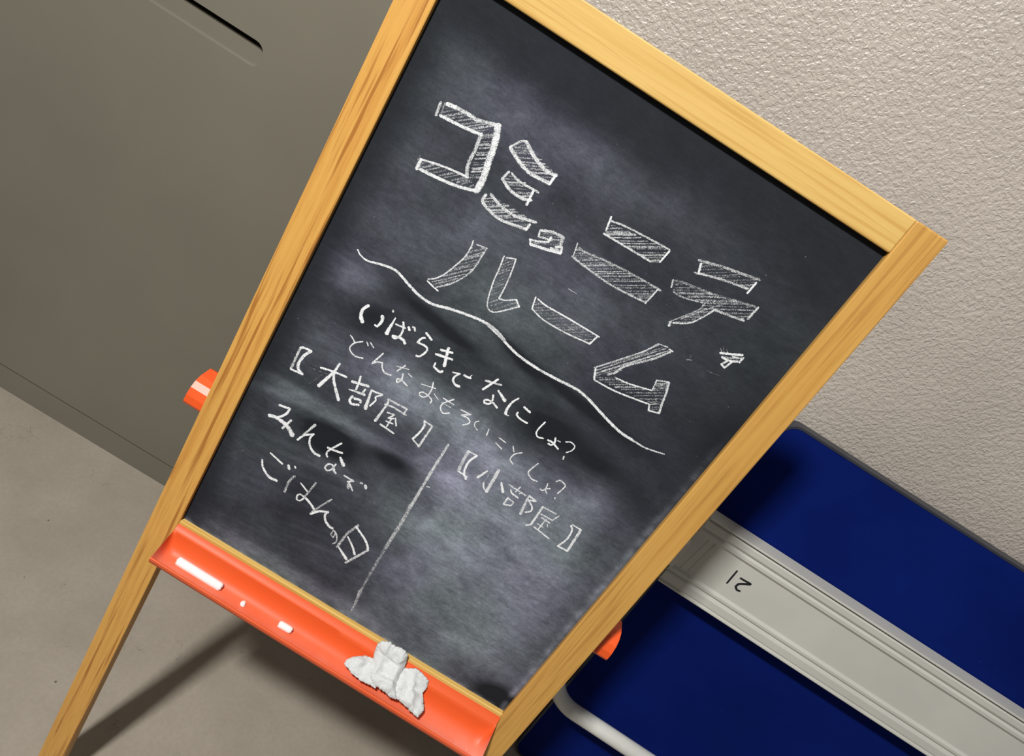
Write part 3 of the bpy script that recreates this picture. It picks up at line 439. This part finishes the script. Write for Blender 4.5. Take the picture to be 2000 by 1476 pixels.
# give the slate its thickness
bm = bmesh.new(); bm.from_mesh(me); bm.verts.ensure_lookup_table()
bk = [bm.verts.new((x, y, SZ-.005)) for x, y in ((0, 0), (BW, 0), (BW, BH), (0, BH))]
bm.faces.new(bk[::-1]); bm.verts.ensure_lookup_table()
cn = [bm.verts[0], bm.verts[NX], bm.verts[(NX+1)*(NY+1)-1], bm.verts[(NX+1)*NY]]
for i in range(4):
    c2 = [bm.verts.new(cn[i].co), bm.verts.new(cn[(i+1) % 4].co)]
    bm.faces.new((bk[i], bk[(i+1) % 4], c2[1], c2[0]))
bm.to_mesh(me); bm.free()
slate = part('slate', me, sl_m)
slate['label'] = 'dark slate writing surface clouded with rubbed chalk'

# chalk
ck_m, nt, b = mat('white_chalk_marks')
v = coords(nt)
uv = node(nt, 'ShaderNodeUVMap'); sx = node(nt, 'ShaderNodeSeparateXYZ'); nt.links.new(uv.outputs[0], sx.inputs[0])
dn = node(nt, 'ShaderNodeAttribute', attribute_name='chalk_load')
g = math_n(nt, 'ADD', math_n(nt, 'MULTIPLY', noise_n(nt, v, 1150, 2, .6), .72), math_n(nt, 'MULTIPLY', noise_n(nt, v, 330, 2, .5), .28))
e4 = math_n(nt, 'POWER', math_n(nt, 'ABSOLUTE', sx.outputs[1]), 4)
th = math_n(nt, 'ADD', math_n(nt, 'SUBTRACT', .65, math_n(nt, 'MULTIPLY', dn.outputs['Fac'], .30)), math_n(nt, 'MULTIPLY', e4, .20))
al_ = math_n(nt, 'MULTIPLY', math_n(nt, 'SUBTRACT', g, th), 5.0)
al_ = math_n(nt, 'ADD', al_, .35, True)
al_ = math_n(nt, 'MULTIPLY', al_, math_n(nt, 'ADD', math_n(nt, 'MULTIPLY', math_n(nt, 'POWER', dn.outputs['Fac'], 1.5), .62), .34), True)
b.inputs['Base Color'].default_value = (.90, .92, .94, 1); b.inputs['Roughness'].default_value = .95; b.inputs['Specular IOR Level'].default_value = .05
nt.links.new(al_, b.inputs['Alpha'])
def resample(P, step):
    out = [P[0].copy()]
    # Catmull-Rom through the points
    Q = [P[0]*2-P[1]]+P+[P[-1]*2-P[-2]] if len(P) > 2 else None
    if Q is None:
        n = max(2, int((P[1]-P[0]).length/step)); return [P[0].lerp(P[1], i/n) for i in range(n+1)]
    for i in range(1, len(Q)-2):
        p0, p1, p2, p3 = Q[i-1], Q[i], Q[i+1], Q[i+2]
        # sharp corners stay sharp
        d1 = (p2-p1).normalized()
        m1 = (p2-p0)*.5; m2 = (p3-p1)*.5
        if i > 1 and (p1-p0).normalized().dot(d1) < .35: m1 = (p2-p1)*.8
        if i < len(Q)-3 and (p3-p2).normalized().dot(d1) < .35: m2 = (p2-p1)*.8
        n = max(2, int((p2-p1).length/step))
        for t_ in range(1, n+1):
            t = t_/n; t2, t3 = t*t, t*t*t
            out.append(p1*(2*t3-3*t2+1)+m1*(t3-2*t2+t)+p2*(-2*t3+3*t2)+m2*(t3-t2))
    return out
class Marks:
    def __init__(s): s.v, s.f, s.uv, s.d, s.z = [], [], [], [], 0
    def stroke(s, pts, w0, w1, dens):
        P = resample([Vector(p) for p in pts], .7); n = len(P)
        # rounded ends
        t0 = (P[0]-P[1]).normalized(); t1 = (P[-1]-P[-2]).normalized()
        L = [(P[0]+t0*w0*.38, .35)]+[(p, 1) for p in P]+[(P[-1]+t1*w1*.38, .35)]
        s.z += 1; z = SZ+.00012+.000004*(s.z % 50); base = len(s.v); N_ = len(L)
        for i, (p, k) in enumerate(L):
            t = (L[min(i+1, N_-1)][0]-L[max(i-1, 0)][0]).normalized(); q = Vector((-t.y, t.x))
            w = (w0+(w1-w0)*i/(N_-1))*k*(1+.14*noise.noise(Vector((p.x*.45, p.y*.45, 5))))*(1.08+.32*max(0, dens-.8)/.2)/2
            for c in (-1, 0, 1):
                s.v.append(((p.x+q.x*w*c)/1000, (p.y+q.y*w*c)/1000, z)); s.uv.append((i, c)); s.d.append(dens)
        for i in range(N_-1):
            a = base+3*i
            s.f += [(a, a+1, a+4, a+3), (a+1, a+2, a+5, a+4)]
    def hatch(s, poly, dx, dy, dens):
        P = [Vector(p) for p in poly]; dr_ = Vector((dx, dy)).normalized(); q = Vector((-dr_.y, dr_.x))
        os_ = [p.dot(q) for p in P]; o = min(os_)+.6
        while o < max(os_):
            cuts = []
            oo = o+random.uniform(-.25, .25); tilt = 0
            for i in range(len(P)):
                a, b_ = P[i], P[(i+1) % len(P)]
                fa, fb = a.dot(q)-oo-tilt*a.dot(dr_)*0, b_.dot(q)-oo
                if (fa < 0) != (fb < 0): cuts.append(a.lerp(b_, fa/(fa-fb)).dot(dr_))
            cuts.sort()
            for c0_, c1_ in zip(cuts[::2], cuts[1::2]):
                if c1_-c0_ < 1.2: continue
                A_ = dr_*(c0_+random.uniform(-.2, .8))+q*(oo-.3); B_ = dr_*(c1_-random.uniform(-.2, 1.0))+q*(oo+.3)
                mid_ = (A_+B_)/2+q*random.uniform(-.35, .35)
                w = random.uniform(1.1, 2.3)
                s.stroke([A_, mid_, B_], w, w*random.uniform(.7, 1.2), min(1, dens*random.uniform(.8, 1.4)))
            o += random.uniform(1.7, 2.9)
    def build(s, name, label):
        me = bpy.data.meshes.new(name); me.from_pydata(s.v, [], s.f); me.update()
        ul_ = me.uv_layers.new(name='UVMap')
        for lp in me.loops: ul_.data[lp.index].uv = s.uv[lp.vertex_index]
        a = me.attributes.new('chalk_load', 'FLOAT', 'POINT'); a.data.foreach_set('value', s.d)
        o = part(name, me, ck_m, slate)
        if label: o['label'] = label
        return o
for lab, strokes, hatches in CHALK:
    M_ = Marks()
    for poly, dx, dy, dens in hatches: M_.hatch(poly, dx, dy, dens*.85)
    for w0, w1, dens, pts in strokes: M_.stroke(pts, w0, w1, dens)
    nm = 'chalk_mark' if 'stray' in lab else 'chalk_line' if 'line' in lab and 'title line' not in lab else ('chalk_bracket' if 'bracket' in lab else 'chalk_character')
    M_.build(nm, lab)

# orange tray
or_m, nt, b = mat('orange_plastic')
v = coords(nt)
b.inputs['Roughness'].default_value = .46; b.inputs['Specular IOR Level'].default_value = .35
dust_ = node(nt, 'ShaderNodeAttribute', attribute_name='dust')
dd = math_n(nt, 'MULTIPLY', dust_.outputs['Fac'], ramp(nt, noise_n(nt, v, 30, 5, .6), [(.3, (.45, .45, .45)), (.7, (1, 1, 1))]))
sp = math_n(nt, 'MULTIPLY', ramp(nt, noise_n(nt, v, 480, 3, .6), [(.62, (0, 0, 0)), (.75, (.45, .45, .45))]), dust_.outputs['Fac'])
nt.links.new(mix_c(nt, math_n(nt, 'ADD', dd, sp, True), (.78, .105, .022), (.88, .56, .47)), b.inputs['Base Color'])
TX0, TX1 = .0005, .3795
# (y, z) inner skin from the back lip down, round and up to the front rim
INN = [(-.0030, .0012), (-.0038, .0042), (-.0060, .0058), (-.0095, .0066), (-.0150, .0074), (-.0200, .0086), (-.0245, .0104), (-.0285, .0132), (-.0312, .0168), (-.0327, .0208), (-.0333, .0250), (-.0330, .0290), (-.0322, .0325), (-.0305, .0345), (-.0275, .0352)]
OUT = [(-.0268, .0358), (-.0266, .0368), (-.0272, .0376), (-.0290, .0376), (-.0330, .0366), (-.0352, .0325), (-.0360, .0250), (-.0352, .0190), (-.0330, .0140), (-.0300, .0100), (-.0255, .0066), (-.0200, .0040), (-.0140, .0015), (-.0100, .0006), (-.0035, .0006)]
def bend(x, y, z):
    k = (x-.19)/.19*min(1, max(0, z/.034)); return (x, y-.0045*k, z)
bm = bmesh.new(); nseg = 60; rings = []
prof = INN+OUT; k = len(prof)
# rounded ends: the section shrinks towards the floor of the tray over the last few millimetres
xs = []
ends = [0, .0008, .002, .004, .007]
for e in ends: xs.append((TX0+e, e))
for i in range(1, nseg): xs.append((TX0+.007+(TX1-TX0-.014)*i/nseg, .007))
for e in ends[::-1]: xs.append((TX1-e, e))
for x, e in xs:
    rg = []
    t = 1-min(1, e/.007); lift = t**2.2
    for i, (y, z) in enumerate(prof):
        if 1 <= i < len(INN):                           # inner skin rises to the level of the rim at the end walls
            ytop = -.0068-.0207*(z-.002)/.034
            y = y+(ytop-y)*min(1, lift*1.0)
            y = min(y, ytop)
        rg.append(bm.verts.new(bend(x, y, z)))
    rings.append(rg)
for a_, c_ in zip(rings, rings[1:]):
    for j in range(k): bm.faces.new((a_[j], c_[j], c_[(j+1) % k], a_[(j+1) % k]))
bm.faces.new(rings[0]); bm.faces.new(rings[-1][::-1])
tm = bm_mesh(bm, 'tray')
da = tm.attributes.new('dust', 'FLOAT', 'POINT')
dv = []
for vv in tm.vertices:
    x, y, z = vv.co; t = min(1, max(0, (z-.012)/.016))*(1 if z < .0355 else .15)
    q = .14+.25*math.exp(-((x-.36)/.045)**2)+.10*math.exp(-((x-.03)/.06)**2)+.06*math.exp(-((x-.2)/.06)**2)
    dv.append(t*q*1.25)
da.data.foreach_set('value', dv)
tray = part('chalk_tray', tm, or_m, smooth=True)
tray['label'] = 'orange plastic chalk trough along the bottom of the slate'
try:
    tray.data.set_sharp_from_angle(angle=math.radians(50))
except Exception: pass

# wide orange tray clipped behind the board, its ends showing past both legs
or2 = plain('orange_plastic_shelf', (.82, .10, .016), .38, .03)
RT = [(.0475, .0955), (.0465, .0985), (.0485, .1060), (.0530, .1130), (.0590, .1175), (.0670, .1195), (.0830, .1175), (.0900, .1120), (.0930, .1020), (.0900, .0990), (.0860, .1080), (.0780, .1130), (.0670, .1145), (.0600, .1120), (.0545, .1060)]
bm = extrude_profile([(y, Z0+z) for y, z in RT], -.2455, .2455, 1)
mm = bm_mesh(bm); mm.transform(EM.inverted()); o = link('back_tray', mm, or2, eas, local=True)
o['label'] = 'orange plastic tray behind the board, ends peeking past both legs'
# back legs and their bar
hy, hz = (EM @ Vector((0, BH+FR-FY-.02, -TK))).yz
for sx_ in (-1, 1):
    bm = bmesh.new(); x0, x1 = sorted((sx_*.190, sx_*.2185))
    A_ = Vector((hy+.001, hz)); B_ = Vector((.262, .0)); t = (B_-A_).normalized(); q = Vector((t.y, -t.x)); q = q if q.x > 0 else -q
    L = [A_, B_+t*(0), B_+q*.02, A_+q*.018]
    L[1] = Vector((L[1].x, 0)); L[2] = Vector((L[2].x, 0))
    va = [bm.verts.new((x0, p.x, p.y)) for p in L]; vb = [bm.verts.new((x1, p.x, p.y)) for p in L]
    bm.faces.new(va); bm.faces.new(vb[::-1])
    for i in range(4): bm.faces.new((va[i], va[(i+1) % 4], vb[(i+1) % 4], vb[i]))
    bmesh.ops.bevel(bm, geom=bm.edges[:], offset=.001, segments=1, affect='EDGES')
    mm = bm_mesh(bm); mm.transform(EM.inverted()); link('back_leg', mm, w_right, eas, local=True)
def yat(z): return hy+.001+(.262-hy)*(hz-z)/hz
for zc in (.36, .92):
    mm = bm_mesh(box_bm(-.190, .190, yat(zc)+.001, yat(zc)+.017, zc-.015, zc+.015, .001)); mm.transform(EM.inverted()); link('back_rail', mm, w_low, eas, local=True)

# ------------------------------------------------------------------ chalks lying in the tray
chalk_m = plain('white_chalk_stick', (.88, .85, .84), .9, .03, 300, bumps=(900, .2, .0003))
def l2w(p): return LM @ Vector(p)
def stick(name, a, c, r, label, group=None):
    A_, B_ = l2w(a), l2w(c); d = (B_-A_); L = d.length; d.normalize()
    mtx = d.to_track_quat('X', 'Z').to_matrix().to_4x4(); mtx.translation = (A_+B_)/2
    prof_ = [(-L/2, r*.72), (-L/2+.0012, r*.95), (-L/2+.003, r), (0, r), (L/2-.003, r), (L/2-.0012, r*.93), (L/2, r*.70)]
    vs, fs = [], []; sg = 16
    for i, (x, rad) in enumerate(prof_):
        for j in range(sg):
            an = 2*math.pi*j/sg; q = rad*(1+.05*noise.noise(Vector((x*300, j, L*999))))
            vs.append((x+(.0006*math.sin(j*2.1) if i in (0, len(prof_)-1) else 0), q*math.cos(an), q*math.sin(an)))
    for i in range(len(prof_)-1):
        for j in range(sg): fs.append((i*sg+j, (i+1)*sg+j, (i+1)*sg+(j+1) % sg, i*sg+(j+1) % sg))
    fs.append(tuple(range(sg))); fs.append(tuple((len(prof_)-1)*sg+j for j in range(sg))[::-1])
    me = mesh(vs, fs); o = link(name, me, chalk_m, None, True); o.matrix_world = mtx
    return tag(o, label, 'chalk', group)
stick('chalk_stick', (.020, -.0277, .0178), (.0712, -.0285, .0180), .0046, 'longest white chalk stick, at the left end of the orange tray')
stick('chalk_stick', (.1378, -.0293, .0188), (.1525, -.0295, .0185), .0037, 'short white chalk stub in the orange tray, nearest to the crumpled cloth')
bm = bmesh.new(); bmesh.ops.create_icosphere(bm, subdivisions=2, radius=.0030)
for vv in bm.verts: vv.co *= 1+.28*noise.noise(vv.co*420)
me = bm_mesh(bm); o = link('chalk_crumb', me, chalk_m, None, False); o.location = l2w((.0975, -.0303, .0200))
tag(o, 'tiny round crumb of white chalk in the orange tray', 'chalk')

# ------------------------------------------------------------------ crumpled cleaning cloth
cl_m, nt, b = mat('white_towelling')
v = coords(nt)
nf = noise_n(nt, v, 900, 3, .7); nf2 = noise_n(nt, v, 2000, 2, .6)
nt.links.new(ramp(nt, math_n(nt, 'ADD', math_n(nt, 'MULTIPLY', nf, .6), math_n(nt, 'MULTIPLY', nf2, .4)), [(.36, (.74, .765, .76)), (.58, (.88, .90, .89))]), b.inputs['Base Color'])
b.inputs['Roughness'].default_value = 1.0; b.inputs['Specular IOR Level'].default_value = .05
bump(nt, b, math_n(nt, 'ADD', nf, nf2), 1.0, .0009)
A0 = Vector((0, -.0075, .004)); D1 = Vector((0, -.0205, .034)).normalized(); NN = Vector((0, .8564, .5163))
def surf(x, t, h):
    w = 2.2; tp = w*math.log(1+math.exp(t/w)); tn = w*math.log(1+math.exp(-t/w)); tn = max(0, tn)
    p = A0+D1*tp/1000+Vector((0, tn*1.38/1000, .0005))
    k = 1/(1+math.exp(t/2.5)); n = NN.lerp(Vector((0, 0, 1)), k).normalized()
    return Vector((x/1000, p.y, p.z))+n*h/1000
def lobe(poly, H, h0, seed, fold):
    # ragged outline
    P = [Vector(p) for p in poly]; out = []
    for i in range(len(P)):
        a, c = P[i], P[(i+1) % len(P)]; n = max(1, int((c-a).length/.75))
        for s_ in range(n):
            p = a.lerp(c, s_/n); nv = Vector((noise.noise(Vector((p.x*1.1, p.y*1.1, seed))), noise.noise(Vector((p.y*1.1, p.x*1.1, seed+9)))))
            out.append(p+nv*1.3)
    def dist(q):
        return min(((q-out[i])-(out[(i+1) % len(out)]-out[i])*max(0, min(1, (q-out[i]).dot(out[(i+1) % len(out)]-out[i])/max(1e-9, (out[(i+1) % len(out)]-out[i]).length_squared)))).length for i in range(len(out)))
    def inside(p):
        c = False; j = len(out)-1
        for i in range(len(out)):
            if (out[i].y > p.y) != (out[j].y > p.y) and p.x < (out[j].x-out[i].x)*(p.y-out[i].y)/(out[j].y-out[i].y)+out[i].x: c = not c
            j = i
        return c
    pts = list(out); x0, x1 = min(p.x for p in out), max(p.x for p in out); y0, y1 = min(p.y for p in out), max(p.y for p in out)
    y = y0
    while y < y1:
        x = x0
        while x < x1:
            q = Vector((x+random.uniform(-.2, .2), y+random.uniform(-.2, .2)))
            if inside(q) and dist(q) > .5: pts.append(q)
            x += .85
        y += .85
    no = len(out)
    vs2, es, fs2, *_ = delaunay_2d_cdt(pts, [(i, (i+1) % no) for i in range(no)], [], 1, 1e-6)
    top, bot = [], []
    for q in vs2:
        d = dist(q); hgt = h0+H*(1-math.exp(-d/2.2))
        hgt += fold(q.x, q.y)*(1-math.exp(-d/2.0))
        hgt += (1.9*noise.noise(Vector((q.x*.13, q.y*.16, seed)))+.28*noise.noise(Vector((q.x*.8, q.y*.8, seed))))*(1-math.exp(-d/1.5))
        top.append(surf(q.x, q.y, hgt)); bot.append(surf(q.x, q.y, h0-1.2))
    n = len(vs2); faces = [tuple(f) for f in fs2]+[tuple(n+i for i in f[::-1]) for f in fs2]
    cnt = {}
    for f in fs2:
        for i in range(len(f)):
            e = (f[i], f[(i+1) % len(f)]); cnt[e] = 1
    for (a, c) in list(cnt):
        if (c, a) not in cnt: faces.append((a, c, n+c, n+a)[::-1])
    return top+bot, faces
ALLV, ALLF = [], []
for args in (
    ([(213, 27), (213.6, 22), (217, 17.5), (222, 14), (229, 10.5), (236, 8.6), (250, 8), (252, 31.5), (240, 32.4), (234, 32.6), (223, 31)], 2.6, .6, 1, lambda x, y: 2.2*math.exp(-((y-16)/4)**2)-2.2*math.exp(-((x-233)/4)**2)),
    ([(264, 3), (272, -.5), (279, -4.3), (287.4, -2.9), (292, -2), (296.1, -.8), (298, 6.7), (296.3, 13.3), (301, 20), (305, 25.5), (302.8, 34.8), (298, 34.6), (293.6, 33.3), (285, 31.5), (278.5, 30.3), (266, 29)], 3.0, .8, 2, lambda x, y: 2.6*math.exp(-((x-282-(y-10)*.4)/4)**2)-2.4*math.exp(-((y-14)/3)**2)*(x > 285)),
    ([(237, 10), (235.6, 8), (233.5, 2), (232.1, -4.7), (232.9, -8.7), (236, -11), (241.8, -13.7), (247.8, -12.5), (254, -13.8), (260.2, -13.5), (264, -11), (266.5, -6), (268, -.6), (268.5, 8), (269, 17), (273, 26), (275, 31), (269.3, 32.4), (262.1, 30.7), (250.2, 30.5), (241, 27)], 4.6, 1.8, 3, lambda x, y: 3.4*math.exp(-((x-261-y*.1)/4)**2)+1.8*math.exp(-((x-242)/3.4)**2)-1.6*math.exp(-((y-18)/2.5)**2)),
):
    vv, ff = lobe(*args); o_ = len(ALLV); ALLV += vv; ALLF += [tuple(i+o_ for i in f) for f in ff]
me = mesh([l2w(p) for p in ALLV], ALLF, 'cloth')
clo = link('cleaning_cloth', me, cl_m, None, True)
tag(clo, 'crumpled white towelling rag lying in the orange tray', 'cloth')
org = l2w((.258, -.03, .02))
me.transform(Matrix.Translation(-org)); clo.location = org
# loose threads on the rag's edge
def strand(pts): return [l2w(surf(*p)) for p in pts]
